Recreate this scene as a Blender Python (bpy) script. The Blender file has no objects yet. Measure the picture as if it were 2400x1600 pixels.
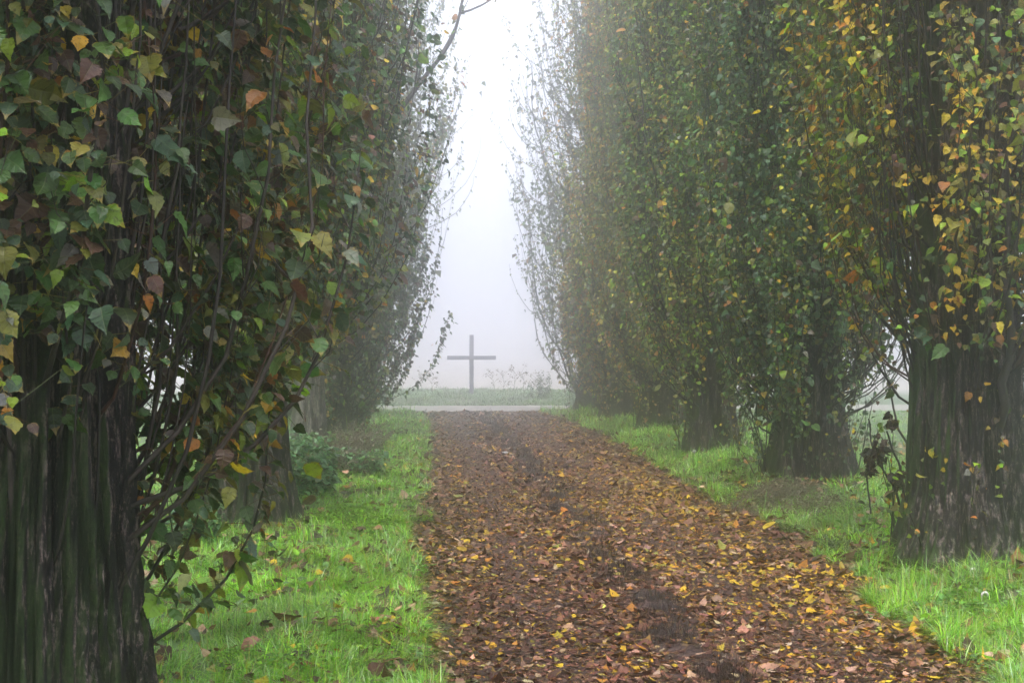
import bpy, math
import numpy as np
from math import radians, pi

# ------------------------------------------------------------------ camera, world, sun, exposure
SC = bpy.context.scene
COL = SC.collection
CAM_H = 1.75
cd = bpy.data.cameras.new("camera")
cam = bpy.data.objects.new("camera", cd)
COL.objects.link(cam)
cd.lens = 50.0
cd.sensor_width = 36.0
cd.clip_start = 0.05
cd.clip_end = 2000
cam.location = (0, 0, CAM_H)
cam.rotation_euler = (radians(90.26), 0, radians(-3.43))
SC.camera = cam

SUN_EL, SUN_AZ = 70.0, 196.0        # elevation; azimuth the light comes from (deg, clockwise from +Y)
w = bpy.data.worlds.new("World")
SC.world = w
w.use_nodes = True
wt = w.node_tree
wt.nodes.clear()
sky = wt.nodes.new("ShaderNodeTexSky")
sky.sky_type = 'NISHITA'
sky.sun_disc = False
sky.sun_elevation = radians(SUN_EL)
sky.sun_rotation = radians(SUN_AZ)
sky.air_density = 1.0
sky.dust_density = 6.0
hs = wt.nodes.new("ShaderNodeHueSaturation")
hs.inputs['Saturation'].default_value = 0.35
mxw = wt.nodes.new("ShaderNodeMix")
mxw.data_type = 'RGBA'
mxw.inputs['Factor'].default_value = 0.7
mxw.inputs['B'].default_value = (13.6, 14.1, 16.0, 1)      # the even white of an overcast sky
bg = wt.nodes.new("ShaderNodeBackground")
bg.inputs['Strength'].default_value = 0.062
wo = wt.nodes.new("ShaderNodeOutputWorld")
wt.links.new(sky.outputs[0], hs.inputs['Color'])
wt.links.new(hs.outputs[0], mxw.inputs['A'])
wt.links.new(mxw.outputs['Result'], bg.inputs[0])
wt.links.new(bg.outputs[0], wo.inputs[0])

sd = bpy.data.lights.new("sun", 'SUN')
sd.energy = 1.5
sd.angle = radians(35)
sd.color = (1.0, 0.98, 0.94)
sun = bpy.data.objects.new("sun", sd)
COL.objects.link(sun)
sun.rotation_euler = (radians(90 - SUN_EL), 0, radians(-SUN_AZ + 180))

SC.view_settings.view_transform = 'Standard'
SC.view_settings.look = 'None'
SC.view_settings.exposure = 1.45
SC.view_settings.gamma = 1.0
cy = SC.cycles
cy.max_bounces = 7
cy.diffuse_bounces = 3
cy.glossy_bounces = 2
cy.transmission_bounces = 4
cy.transparent_max_bounces = 4
cy.volume_bounces = 4
cy.use_denoising = True
cy.sample_clamp_indirect = 4.0
cy.caustics_reflective = False
cy.caustics_refractive = False

# ------------------------------------------------------------------ helpers
def sstep(a, b, x):
    t = np.clip((np.asarray(x, float) - a) / (b - a), 0, 1)
    return t * t * (3 - 2 * t)

def tag(o, label=None, cat=None, group=None, kind=None):
    if label: o["label"] = label
    if cat: o["category"] = cat
    if group: o["group"] = group
    if kind: o["kind"] = kind
    return o

def empty(name, loc, label=None, cat=None, group=None):
    o = bpy.data.objects.new(name, None)
    COL.objects.link(o)
    o.location = loc
    o.empty_display_size = 0.2
    return tag(o, label, cat, group)

class MB:
    """collects vertices, faces and per-vertex colours for ONE mesh object"""
    def __init__(self):
        self.v, self.f3, self.f4, self.c, self.u, self.n = [], [], [], [], [], 0
    def add(self, V, F3=None, F4=None, C=(0.5, 0.5, 0.5), UV=None):
        V = np.asarray(V, np.float32).reshape(-1, 3)
        if F3 is not None and len(F3): self.f3.append(np.asarray(F3, np.int64).reshape(-1, 3) + self.n)
        if F4 is not None and len(F4): self.f4.append(np.asarray(F4, np.int64).reshape(-1, 4) + self.n)
        C = np.asarray(C, np.float32)
        if C.ndim == 1: C = np.broadcast_to(C, (len(V), 3))
        self.v.append(V); self.c.append(C); self.n += len(V)
        self.u.append(np.zeros((len(V), 3), np.float32) + 9 if UV is None else UV.astype(np.float32))
        return self
    def build(self, name, mat, parent=None, smooth=True, offset=(0, 0, 0)):
        me = bpy.data.meshes.new(name)
        V = np.concatenate(self.v) - np.asarray(offset, np.float32)
        C = np.concatenate(self.c)
        f3 = np.concatenate(self.f3) if self.f3 else np.zeros((0, 3), np.int64)
        f4 = np.concatenate(self.f4) if self.f4 else np.zeros((0, 4), np.int64)
        nl = f3.size + f4.size
        me.vertices.add(len(V))
        me.vertices.foreach_set('co', V.astype(np.float32).ravel())
        me.loops.add(nl)
        me.loops.foreach_set('vertex_index', np.concatenate([f3.ravel(), f4.ravel()]).astype(np.int32))
        me.polygons.add(len(f3) + len(f4))
        ls = np.concatenate([np.arange(len(f3)) * 3, f3.size + np.arange(len(f4)) * 4]).astype(np.int32)
        me.polygons.foreach_set('loop_start', ls)
        me.polygons.foreach_set('use_smooth', np.full(len(ls), smooth, bool))
        at = me.color_attributes.new('Col', 'FLOAT_COLOR', 'POINT')
        rgba = np.ones((len(V), 4), np.float32); rgba[:, :3] = C
        at.data.foreach_set('color', rgba.ravel())
        if any(u[0, 0] < 8 for u in self.u if len(u)):
            au = me.attributes.new('leaf_uv', 'FLOAT_VECTOR', 'POINT'); au.data.foreach_set('vector', np.concatenate(self.u).ravel())
        me.update(calc_edges=True)
        me.materials.append(mat)
        o = bpy.data.objects.new(name, me)
        COL.objects.link(o)
        if parent is not None: o.parent = parent
        return o

def norm(a):
    return a / np.maximum(np.linalg.norm(a, axis=-1, keepdims=True), 1e-9)

def tube(mb, P, R, k=5, C=(0.05, 0.04, 0.035), cap=True):
    P = np.asarray(P, float); R = np.broadcast_to(np.asarray(R, float), (len(P),))
    T = np.gradient(P, axis=0); T = norm(T)
    d = np.abs(P[-1] - P[0]); ref = np.zeros(3); ref[int(np.argmin(d))] = 1
    U = norm(np.cross(T, ref)); W = np.cross(T, U)
    a = np.arange(k) * 2 * pi / k
    V = P[:, None, :] + R[:, None, None] * (np.cos(a)[None, :, None] * U[:, None, :] + np.sin(a)[None, :, None] * W[:, None, :])
    n = len(P)
    i = np.arange(n - 1)[:, None] * k; j = np.arange(k)[None, :]; j2 = (j + 1) % k
    F = np.stack([i + j, i + j2, i + k + j2, i + k + j], -1).reshape(-1, 4)
    mb.add(V.reshape(-1, 3), F4=F, C=C)
    if cap:
        mb.add(P[-1:] + T[-1:] * R[-1], C=C)
        b = mb.n - 1
        ring = b - k + np.arange(k)
        mb.f3.append(np.stack([ring, np.roll(ring, -1), np.full(k, b)], -1))

# leaf templates: u along the leaf, v across, faces as triangles
def _leaf0():
    key = np.array([(-.04, .12), (-.01, .30), (.12, .43), (.29, .48), (.46, .44), (.62, .33), (.78, .19), (.92, .07)])
    right = []
    for i, (a, b) in enumerate(key):
        right.append((a, b))
        if i < len(key) - 1:
            c, d = key[i + 1]; right.append((a * .45 + c * .55 - .012, (b + d) / 2 * .93 - .004))     # notch between two teeth
    n = len(right)
    mid = [(0, 0), (.12, 0), (.30, 0), (.50, 0), (.70, 0), (1.04, 0)]
    m = len(mid)
    V = mid + right + [(a, -b) for a, b in right]
    own = [min(m - 2, max(0, int(np.searchsorted([.10, .26, .46, .66], r[0] - .0)))) for r in right]
    own[0] = own[1] = 0
    F = []
    for base, flip in ((m, 0), (m + n, 1)):
        seq = [(0, base, 0)]
        for i in range(n - 1):
            t = [(own[i], base + i, base + i + 1)]
            if own[i + 1] != own[i]: t.append((own[i], base + i + 1, own[i + 1]))
            for x in t: F.append(x[::-1] if flip else x)
        x = (own[-1], base + n - 1, m - 1); F.append(x[::-1] if flip else x)
    return np.array(V, float), np.array(F)
def _leaf1():
    V = [(0, 0), (.42, 0), (1, 0), (.05, .32), (.36, .48), (.72, .30), (.05, -.32), (.36, -.48), (.72, -.30)]
    F = [(0, 3, 1), (3, 4, 1), (4, 5, 1), (5, 2, 1), (6, 0, 1), (7, 6, 1), (8, 7, 1), (2, 8, 1)]
    return np.array(V, float), np.array(F)
def _leaf2():
    V = [(0, 0), (1, 0), (.3, .5), (.3, -.5)]
    return np.array(V, float), np.array([(0, 2, 1), (0, 1, 3)])
LEAF = [_leaf0(), _leaf1(), _leaf2()]

def leaves(mb, P, D, N, S, C, lod=1, rng=None, curl=0.25, width=1.0):
    """one leaf per row: P attachment, D tip direction, N normal, S length, C colour"""
    V2, F = LEAF[lod]
    n = len(P)
    if n == 0: return
    D = norm(D); B = norm(np.cross(N, D)); N = np.cross(D, B)
    fold = rng.normal(.14, .16, (n, 1)); cu = rng.normal(curl, .25, (n, 1)); tw = rng.normal(0, .25, (n, 1))
    u = V2[None, :, 0] * rng.uniform(.85, 1.15, (n, 1)); v = V2[None, :, 1] * width * rng.uniform(.8, 1.1, (n, 1))
    if lod == 0:
        jit = 1 + rng.normal(0, .07, (n, V2.shape[0])); v = v * jit
    wv = np.abs(v) * fold - cu * u * u + tw * v * u
    if lod == 0: wv = wv + rng.normal(0, .018, wv.shape)
    S = np.asarray(S).reshape(n, 1, 1)
    X = P[:, None, :] + S * (u[..., None] * D[:, None, :] + v[..., None] * B[:, None, :] + wv[..., None] * N[:, None, :])
    k = len(V2)
    FF = (F[None] + (np.arange(n) * k)[:, None, None]).reshape(-1, 3)
    uv = np.zeros((n, k, 3)); uv[..., 0] = V2[None, :, 0]; uv[..., 1] = V2[None, :, 1]; uv[..., 2] = rng.random((n, 1))
    mb.add(X.reshape(-1, 3), F3=FF, C=np.repeat(C, k, axis=0), UV=uv.reshape(-1, 3) if lod < 2 else None)

def petioles(mb, A, Bp, C, wd=0.0012):
    n = len(A)
    d = norm(Bp - A); s = norm(np.cross(d, np.array([0.2, 1, 0.1]))) * wd
    V = np.stack([A - s, A + s, Bp + s, Bp - s], 1).reshape(-1, 3)
    F = (np.arange(n) * 4)[:, None] + np.arange(4)[None]
    mb.add(V, F4=F, C=np.repeat(C, 4, axis=0))

def blades(mb, P, H, Wd, az, bend, C):
    """grass: three segments per blade"""
    n = len(P)
    l = np.stack([np.cos(az), np.sin(az), np.zeros(n)], -1)
    s = np.stack([-np.sin(az), np.cos(az), np.zeros(n)], -1)
    t = np.array([0, .35, .7, 1.0])
    H = H[:, None, None]; b = bend[:, None, None]; tt = t[None, :, None]
    up = np.array([0, 0, 1.0])
    Q = P[:, None, :] + H * (tt - .55 * b * tt ** 2.2) * up + H * (b * tt ** 1.9 + .08 * tt) * l[:, None, :]
    wt_ = np.array([1.0, .85, .5])
    off = s[:, None, :] * (Wd[:, None, None] * wt_[None, :, None]) * .5
    V = np.concatenate([Q[:, :3] - off, Q[:, :3] + off, Q[:, 3:4]], 1)     # 0-2 left, 3-5 right, 6 tip
    base = (np.arange(n) * 7)[:, None]
    F4 = np.concatenate([base + np.array([[0, 3, 4, 1]]), base + np.array([[1, 4, 5, 2]])])
    F3 = base + np.array([[2, 5, 6]])
    mb.add(V.reshape(-1, 3), F3=F3, F4=F4, C=np.repeat(C, 7, axis=0))

class Noise:
    """smooth random field: a sum of random plane waves"""
    def __init__(self, seed, scale, n=14):
        r = np.random.default_rng(seed)
        a = r.uniform(0, 2 * pi, n); k = r.uniform(.4, 1.6, n) * 2 * pi / scale
        self.kx, self.ky, self.ph, self.n = k * np.cos(a), k * np.sin(a), r.uniform(0, 2 * pi, n), n
    def __call__(self, x, y):
        x = np.asarray(x, float); y = np.asarray(y, float)
        s = np.zeros(np.broadcast(x, y).shape)
        for kx, ky, p in zip(self.kx, self.ky, self.ph): s = s + np.sin(kx * x + ky * y + p)
        return s / math.sqrt(self.n / 2)

def pick(rng, pal, n, wts=None, jit=.15):
    pal = np.array(pal, float)
    if wts is not None: wts = np.array(wts, float) / sum(wts)
    c = pal[rng.choice(len(pal), n, p=wts)]
    c = c * rng.lognormal(0, jit, (n, 1)) * rng.lognormal(0, jit * .35, (n, 3))
    return np.clip(c, 0.004, .85)

# ------------------------------------------------------------------ materials
def nodes(name):
    m = bpy.data.materials.new(name); m.use_nodes = True
    nt = m.node_tree; b = nt.nodes['Principled BSDF']
    return m, nt, b
def N_(nt, typ, **kw):
    n = nt.nodes.new(typ)
    for k, v in kw.items():
        if k in n.inputs.keys(): n.inputs[k].default_value = v
        else: setattr(n, k, v)
    return n
def mixc(nt, a, b, fac, mode='MIX'):
    m = nt.nodes.new('ShaderNodeMix'); m.data_type = 'RGBA'; m.blend_type = mode
    for sock, val in (('A', a), ('B', b), ('Factor', fac)):
        if hasattr(val, 'links'): nt.links.new(val, m.inputs[sock])
        else: m.inputs[sock].default_value = (*val, 1) if isinstance(val, tuple) and len(val) == 3 else val
    return m.outputs['Result']
def ramp(nt, src, stops):
    r = nt.nodes.new('ShaderNodeValToRGB')
    while len(r.color_ramp.elements) < len(stops): r.color_ramp.elements.new(.5)
    for e, (p, c) in zip(r.color_ramp.elements, stops):
        e.position = p; e.color = (*c, 1) if isinstance(c, tuple) else (c, c, c, 1)
    nt.links.new(src, r.inputs[0])
    return r.outputs[0]
def noise(nt, scale, detail=4, stretch=None, rough=.6, vec='Object'):
    tc = nt.nodes.new('ShaderNodeTexCoord')
    n = nt.nodes.new('ShaderNodeTexNoise')
    n.inputs['Scale'].default_value = scale; n.inputs['Detail'].default_value = detail; n.inputs['Roughness'].default_value = rough
    if stretch:
        mp = nt.nodes.new('ShaderNodeMapping'); mp.inputs['Scale'].default_value = stretch
        nt.links.new(tc.outputs[vec], mp.inputs[0]); nt.links.new(mp.outputs[0], n.inputs['Vector'])
    else: nt.links.new(tc.outputs[vec], n.inputs['Vector'])
    return n.outputs[0]

def leaf_material(name, rough=.5, transl=.3, spec=.4, spots=True):
    m, nt, b = nodes(name)
    at = N_(nt, 'ShaderNodeAttribute', attribute_name='Col')
    col = at.outputs['Color']
    if spots:
        f = ramp(nt, noise(nt, 55, 2), [(.56, 0.0), (.66, 1.0)])
        col = mixc(nt, col, mixc(nt, col, (.30, .22, .12), 1.0, 'MULTIPLY'), mixc(nt, (0, 0, 0), (.6, .6, .6), f))
        g = ramp(nt, noise(nt, 9, 2), [(.3, .72), (.7, 1.25)])
        col = mixc(nt, col, g, 1.0, 'MULTIPLY')
        # midrib and side veins, and a dry yellow margin on some leaves
        lu = N_(nt, 'ShaderNodeAttribute', attribute_name='leaf_uv'); sp = nt.nodes.new('ShaderNodeSeparateXYZ'); nt.links.new(lu.outputs['Vector'], sp.inputs[0])
        def M(op, a, b=None, c=None):
            q = N_(nt, 'ShaderNodeMath', operation=op)
            for i, v in enumerate((a, b, c)):
                if v is None: continue
                if hasattr(v, 'links'): nt.links.new(v, q.inputs[i])
                else: q.inputs[i].default_value = v
            return q.outputs[0]
        av = M('ABSOLUTE', sp.outputs['Y'])
        rib = M('LESS_THAN', av, .018)
        sv = M('GREATER_THAN', M('SINE', M('MULTIPLY', M('SUBTRACT', sp.outputs['X'], M('MULTIPLY', av, .75)), 42.0)), .93)
        vein = M('MULTIPLY', M('MAXIMUM', rib, M('MULTIPLY', sv, .6)), M('LESS_THAN', sp.outputs['X'], 1.2))
        col = mixc(nt, col, mixc(nt, col, (.25, .26, .12), .5), M('MULTIPLY', vein, .55))
        du = M('SUBTRACT', sp.outputs['X'], .38)
        rad = M('SQRT', M('ADD', M('MULTIPLY', du, du), M('MULTIPLY', av, av)))
        edge = M('MULTIPLY', M('MULTIPLY', M('GREATER_THAN', M('ADD', rad, M('MULTIPLY', noise(nt, 30, 3), .35)), .60), M('GREATER_THAN', sp.outputs['Z'], .62)), M('LESS_THAN', rad, 1.0))
        col = mixc(nt, col, mixc(nt, col, (.30, .19, .02), .75), M('MULTIPLY', edge, .8))
        bp = N_(nt, 'ShaderNodeBump', Strength=.5, Distance=.004); nt.links.new(M('ADD', vein, noise(nt, 120, 2)), bp.inputs['Height']); nt.links.new(bp.outputs[0], b.inputs['Normal'])
    nt.links.new(col, b.inputs['Base Color'])
    b.inputs['Roughness'].default_value = rough
    b.inputs['Specular IOR Level'].default_value = spec
    out = nt.nodes['Material Output']
    tr = nt.nodes.new('ShaderNodeBsdfTranslucent'); nt.links.new(mixc(nt, col, (1.3, 1.25, .7), 1.0, 'MULTIPLY'), tr.inputs[0])
    ms = nt.nodes.new('ShaderNodeMixShader'); ms.inputs[0].default_value = transl
    nt.links.new(b.outputs[0], ms.inputs[1]); nt.links.new(tr.outputs[0], ms.inputs[2]); nt.links.new(ms.outputs[0], out.inputs[0])
    return m

def bark_material(name, dark=(.005, .004, .004), mid=(.020, .016, .014), light=(.20, .15, .13), moss=.5, mossdir=(-1, -.4, 0), mosscol=(.035, .060, .012), lo=.445, hi=.565):
    m, nt, b = nodes(name)
    n1 = noise(nt, 7, 8, (3.0, 3.0, .50), .72)
    n2 = noise(nt, 34, 6, (1.6, 1.6, .45), .75)
    n3 = noise(nt, 75, 4, (1, 1, .8), .8)
    m12 = N_(nt, 'ShaderNodeMath', operation='ADD'); nt.links.new(n1, m12.inputs[0]); nt.links.new(n2, m12.inputs[1])
    mix = N_(nt, 'ShaderNodeMath', operation='MULTIPLY_ADD'); nt.links.new(n3, mix.inputs[0]); mix.inputs[1].default_value = .6; nt.links.new(m12.outputs[0], mix.inputs[2])
    hf = N_(nt, 'ShaderNodeMath', operation='MULTIPLY'); nt.links.new(mix.outputs[0], hf.inputs[0]); hf.inputs[1].default_value = .385
    col = ramp(nt, hf.outputs[0], [(lo, dark), (lo + (hi - lo) * .6, mid), (hi, light)])
    # moss: patches, thicker on one side of the trunk
    geo = nt.nodes.new('ShaderNodeNewGeometry')
    dt = N_(nt, 'ShaderNodeVectorMath', operation='DOT_PRODUCT'); nt.links.new(geo.outputs['Normal'], dt.inputs[0])
    l = math.hypot(*mossdir[:2]); dt.inputs[1].default_value = tuple(a / l for a in mossdir)
    nm = noise(nt, 3.2, 5, (1.5, 1.5, .5), .6)
    a1 = N_(nt, 'ShaderNodeMath', operation='MULTIPLY_ADD'); nt.links.new(dt.outputs['Value'], a1.inputs[0]); a1.inputs[1].default_value = .30
    nt.links.new(nm, a1.inputs[2])
    f = ramp(nt, a1.outputs[0], [(.80 - .36 * moss, 0.0), (.98 - .36 * moss, min(1.0, .55 + moss * .5))])
    mc = ramp(nt, noise(nt, 60, 3), [(.3, tuple(c * .45 for c in mosscol)), (.75, tuple(c * 1.7 for c in mosscol))])
    col = mixc(nt, col, mc, f)
    nt.links.new(col, b.inputs['Base Color'])
    b.inputs['Roughness'].default_value = .8; b.inputs['Specular IOR Level'].default_value = .25
    bp = N_(nt, 'ShaderNodeBump', Strength=.9, Distance=.03); nt.links.new(hf.outputs[0], bp.inputs['Height'])
    nt.links.new(bp.outputs[0], b.inputs['Normal'])
    return m

M_LEAF = leaf_material('poplar_leaf', .42, .3, .5)
M_DEAD = leaf_material('fallen_leaf', .55, .12, .2)
M_GRASS = leaf_material('grass_blade', .42, .3, .5, spots=False)
M_WEED = leaf_material('weed_leaf', .5, .3, .4)
M_BARK_L = bark_material('bark_left', moss=.47, mossdir=(-.2, -1, 0), mosscol=(.022, .042, .008))
M_BARK = bark_material('bark', moss=.45)
M_BARK_MOSSY = bark_material('bark_mossy', moss=.54, mossdir=(-1, .35, 0), mosscol=(.030, .062, .010))
M_BARK_PALE = bark_material('bark_pale', dark=(.03, .026, .022), mid=(.12, .105, .08), light=(.34, .30, .24), moss=.2)
def twig_material():
    m, nt, b = nodes('twig')
    at = N_(nt, 'ShaderNodeAttribute', attribute_name='Col')
    g = ramp(nt, noise(nt, 22, 4, (1, 1, .3)), [(.3, .45), (.7, 1.9)])
    nt.links.new(mixc(nt, at.outputs['Color'], g, 1.0, 'MULTIPLY'), b.inputs['Base Color'])
    b.inputs['Roughness'].default_value = .7; b.inputs['Specular IOR Level'].default_value = .3
    return m
M_TWIG = twig_material()

def ground_material():
    m, nt, b = nodes('field_ground')
    n1 = noise(nt, .35, 5, None, .6); n2 = noise(nt, 9, 6, None, .7)
    g = ramp(nt, n2, [(.3, (.035, .060, .016)), (.55, (.065, .125, .030)), (.75, (.11, .17, .055))])
    br = ramp(nt, n2, [(.3, (.05, .033, .024)), (.7, (.16, .11, .085))])
    f = ramp(nt, n1, [(.54, 0.0), (.64, .75)])
    near = mixc(nt, g, br, f)
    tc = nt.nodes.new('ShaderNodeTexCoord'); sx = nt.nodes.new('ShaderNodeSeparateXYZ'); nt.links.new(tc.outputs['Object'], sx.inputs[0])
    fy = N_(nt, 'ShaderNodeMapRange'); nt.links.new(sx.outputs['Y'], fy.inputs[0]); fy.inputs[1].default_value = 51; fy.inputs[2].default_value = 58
    st = ramp(nt, n2, [(.3, (.30, .26, .24)), (.7, (.50, .45, .42))])       # far field stubble, fog whitening painted into its pale colour
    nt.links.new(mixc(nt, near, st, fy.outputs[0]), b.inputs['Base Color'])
    b.inputs['Roughness'].default_value = .85
    bp = N_(nt, 'ShaderNodeBump', Strength=.8, Distance=.05); nt.links.new(n2, bp.inputs['Height']); nt.links.new(bp.outputs[0], b.inputs['Normal'])
    return m
def path_material():
    m, nt, b = nodes('path_mud')
    n2 = noise(nt, 26, 6, (1, 1, 1), .75); n1 = noise(nt, 1.3, 4)
    c = ramp(nt, n2, [(.32, (.018, .010, .009)), (.5, (.058, .033, .027)), (.68, (.15, .095, .075))])
    g = ramp(nt, n1, [(.35, .75), (.65, 1.2)])
    nt.links.new(mixc(nt, c, g, 1.0, 'MULTIPLY'), b.inputs['Base Color'])
    b.inputs['Roughness'].default_value = .75; b.inputs['Specular IOR Level'].default_value = .25
    bp = N_(nt, 'ShaderNodeBump', Strength=1.0, Distance=.02); nt.links.new(n2, bp.inputs['Height']); nt.links.new(bp.outputs[0], b.inputs['Normal'])
    return m
def gravel_material():
    m, nt, b = nodes('road_gravel')
    n2 = noise(nt, 14, 6, None, .8)
    nt.links.new(ramp(nt, n2, [(.3, (.15, .13, .11)), (.7, (.40, .37, .33))]), b.inputs['Base Color'])
    b.inputs['Roughness'].default_value = .9
    return m
M_GROUND, M_PATH, M_GRAVEL = ground_material(), path_material(), gravel_material()

def plain(name, c1, c2, scale=20, rough=.7, stretch=None):
    m, nt, b = nodes(name)
    nt.links.new(ramp(nt, noise(nt, scale, 4, stretch), [(.3, c1), (.7, c2)]), b.inputs['Base Color'])
    b.inputs['Roughness'].default_value = rough
    return m

# ------------------------------------------------------------------ terrain
_xl = (np.array([0, 7.4, 10, 13.4, 17.3, 23, 32, 37, 41]), np.array([-.03, -.03, -.08, -.14, -.10, -.05, -.02, -.25, -.9]))
_xr = (np.array([0, 7.4, 9.3, 12.7, 17, 23, 30, 35, 38.5, 41]), np.array([2.8, 2.87, 3.13, 3.48, 3.35, 3.50, 3.60, 3.35, 3.05, 3.1]))
_ne = Noise(5, 1.7)
def XL(y): return np.interp(y, *_xl) + .05 * _ne(y, 0 * y) - .035 * _ne(0 * y + 9, y * 2.7) + .02 * _ne(0 * y + 2, y * 7)
def XR(y): return np.interp(y, *_xr) + .06 * _ne(y + 31, 0 * y) + .04 * _ne(0 * y + 3, y * 2.3)
_n1, _n2 = Noise(1, 2.4), Noise(2, .7)
ROAD0, ROAD1 = 39.0, 43.0
def HT(x, y):
    x = np.asarray(x, float); y = np.asarray(y, float)
    xl, xr = XL(y), XR(y)
    tr = 1 - sstep(ROAD0 - 2.0, ROAD0 - .2, y)
    h = tr * (.14 * sstep(xr - .02, xr + 1.1, x) + .07 * sstep(-xl + .02, -xl + 1.0, -x))
    h = h * (1 - .8 * sstep(8.5, 14, np.abs(x)))
    inside = sstep(xl - .05, xl + .15, x) * (1 - sstep(xr - .15, xr + .05, x))
    h = h + (1 - inside) * (.018 * _n1(x, y) + .010 * _n2(x, y)) * tr * (1 - sstep(10, 20, np.abs(x)))
    xc = 1.5 + .06 * _ne(y * .6, 0 * y + 4)
    h = h + tr * inside * (.045 * np.exp(-((x - xc) / .16) ** 2) - .02 * np.exp(-((x - .75) / .35) ** 2) - .02 * np.exp(-((x - 2.3) / .35) ** 2))
    h = h + .22 * sstep(ROAD1 + .2, ROAD1 + 3.5, y) * (1 - sstep(52, 60, y)) * np.exp(-((x - 1.2) / 9.0) ** 2)
    return h

def spaced(*segs):
    out = []
    for a, b, n in segs: out.append(np.linspace(a, b, n, endpoint=False))
    return np.concatenate(out + [np.array([segs[-1][1]])])
def grid(mb, X, Y, Z):
    ny, nx = X.shape
    i = np.arange(ny - 1)[:, None] * nx + np.arange(nx - 1)[None]
    F = np.stack([i, i + 1, i + nx + 1, i + nx], -1).reshape(-1, 4)
    mb.add(np.stack([X, Y, Z], -1).reshape(-1, 3), F4=F)

gx = spaced((-150, -30, 12), (-30, -6, 24), (-6, -2, 26), (-2, 6, 110), (6, 10, 26), (10, 30, 20), (30, 150, 12))
gy = spaced((-25, 2, 14), (2, 20, 180), (20, 50, 150), (50, 70, 30), (70, 250, 30))
X, Y = np.meshgrid(gx, gy)
Z = HT(X, Y)
inpath = sstep(XL(Y) + .02, XL(Y) + .14, X) * (1 - sstep(XR(Y) - .14, XR(Y) - .02, X)) * (1 - sstep(ROAD0 - .3, ROAD0, Y)) * sstep(-24.9, -24, Y)
inroad = sstep(ROAD0 - .3, ROAD0 + .3, Y) * (1 - sstep(ROAD1 - .3, ROAD1, Y))
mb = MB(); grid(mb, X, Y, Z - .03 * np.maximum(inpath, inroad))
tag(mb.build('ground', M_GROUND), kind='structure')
py = spaced((-25, 3, 30), (3, 20, 170), (20, ROAD0 + .15, 120))
tt = np.linspace(0, 1, 60)
Yp, Tp = np.meshgrid(py, tt, indexing='ij')
Xp = XL(Yp) + (XR(Yp) - XL(Yp)) * Tp
mb = MB(); grid(mb, Xp, Yp, HT(Xp, Yp) + .004 - .02 * (np.abs(Tp - .5) > .499))
tag(mb.build('path', M_PATH), kind='structure')
rx = spaced((-149, -15, 40), (-15, 15, 90), (15, 149, 40)); ry = np.linspace(0, 1, 22)
Xr_, Tr_ = np.meshgrid(rx, ry)
e0 = ROAD0 + .08 * _ne(Xr_, 0 * Xr_); e1 = ROAD1 + .08 * _ne(Xr_ + 50, 0 * Xr_)
Yr_ = e0 + (e1 - e0) * Tr_
mb = MB(); grid(mb, Xr_, Yr_, HT(Xr_, Yr_) + .009)
tag(mb.build('gravel_road', M_GRAVEL), kind='structure')

# ------------------------------------------------------------------ haze
hz = MB()
x0, x1, y0, y1, z0, z1 = -165, 165, -40, 265, -1.2, 21.0
hv = [(x, y, z) for z in (z0, z1) for x, y in ((x0, y0), (x1, y0), (x1, y1), (x0, y1))]
hz.add(hv, F4=[(3, 2, 1, 0), (4, 5, 6, 7), (0, 1, 5, 4), (1, 2, 6, 5), (2, 3, 7, 6), (3, 0, 4, 7)])
hm = bpy.data.materials.new('haze'); hm.use_nodes = True
hn = hm.node_tree; hn.nodes.clear()
pv = hn.nodes.new('ShaderNodeVolumePrincipled')
pv.inputs['Color'].default_value = (.975, .982, 1.0, 1)
pv.inputs['Density'].default_value = .022
pv.inputs['Density Attribute'].default_value = ''
pv.inputs['Anisotropy'].default_value = .95
ho = hn.nodes.new('ShaderNodeOutputMaterial'); hn.links.new(pv.outputs[0], ho.inputs['Volume'])
tag(hz.build('haze', hm, smooth=False), 'thin white morning fog filling the avenue and the fields', 'fog', kind='stuff')

# ------------------------------------------------------------------ trees
G_DARK, G_MID, G_BLUE = (.036, .078, .018), (.075, .165, .028), (.062, .135, .062)
G_LIME, G_OLIVE, YEL, ORA, BRN, GREY = (.22, .36, .015), (.21, .22, .025), (.62, .42, .02), (.50, .20, .02), (.12, .055, .03), (.22, .21, .17)
LEAFPAL = [G_DARK, G_MID, G_BLUE, G_LIME, G_OLIVE, YEL, ORA, BRN, GREY]
GREENISH = [3, 5, 4, 1.2, 1.5, .35, .12, .5, .35]
MIXED = [2, 3, 2, 1.8, 3.4, .6, .25, 1.4, .4]
GOLD = [1, 1.8, .8, 2.6, 2.6, 3.2, 1.0, 1.2, .2]
OLIVE = [1.2, 2, 1.2, 1.2, 4, 1.5, 1.5, 2.0, .5]
LIMEY = [1.6, 3, 1.4, 3.2, 3.0, .9, .2, 1.2, .4]
RUSTY = [.8, 1.2, .8, .8, 4, 2.4, 2.8, 2.4, .5]
YELLOWISH = [1.2, 2.2, 1.2, 2.0, 3, 1.5, .7, 1.8, .3]
BLUEGREEN = [3, 4, 5, 1.0, 1.4, .35, .12, .8, .5]
DULL = [2, 2.6, 3, .6, 2, .3, .2, 2, .8]

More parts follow.
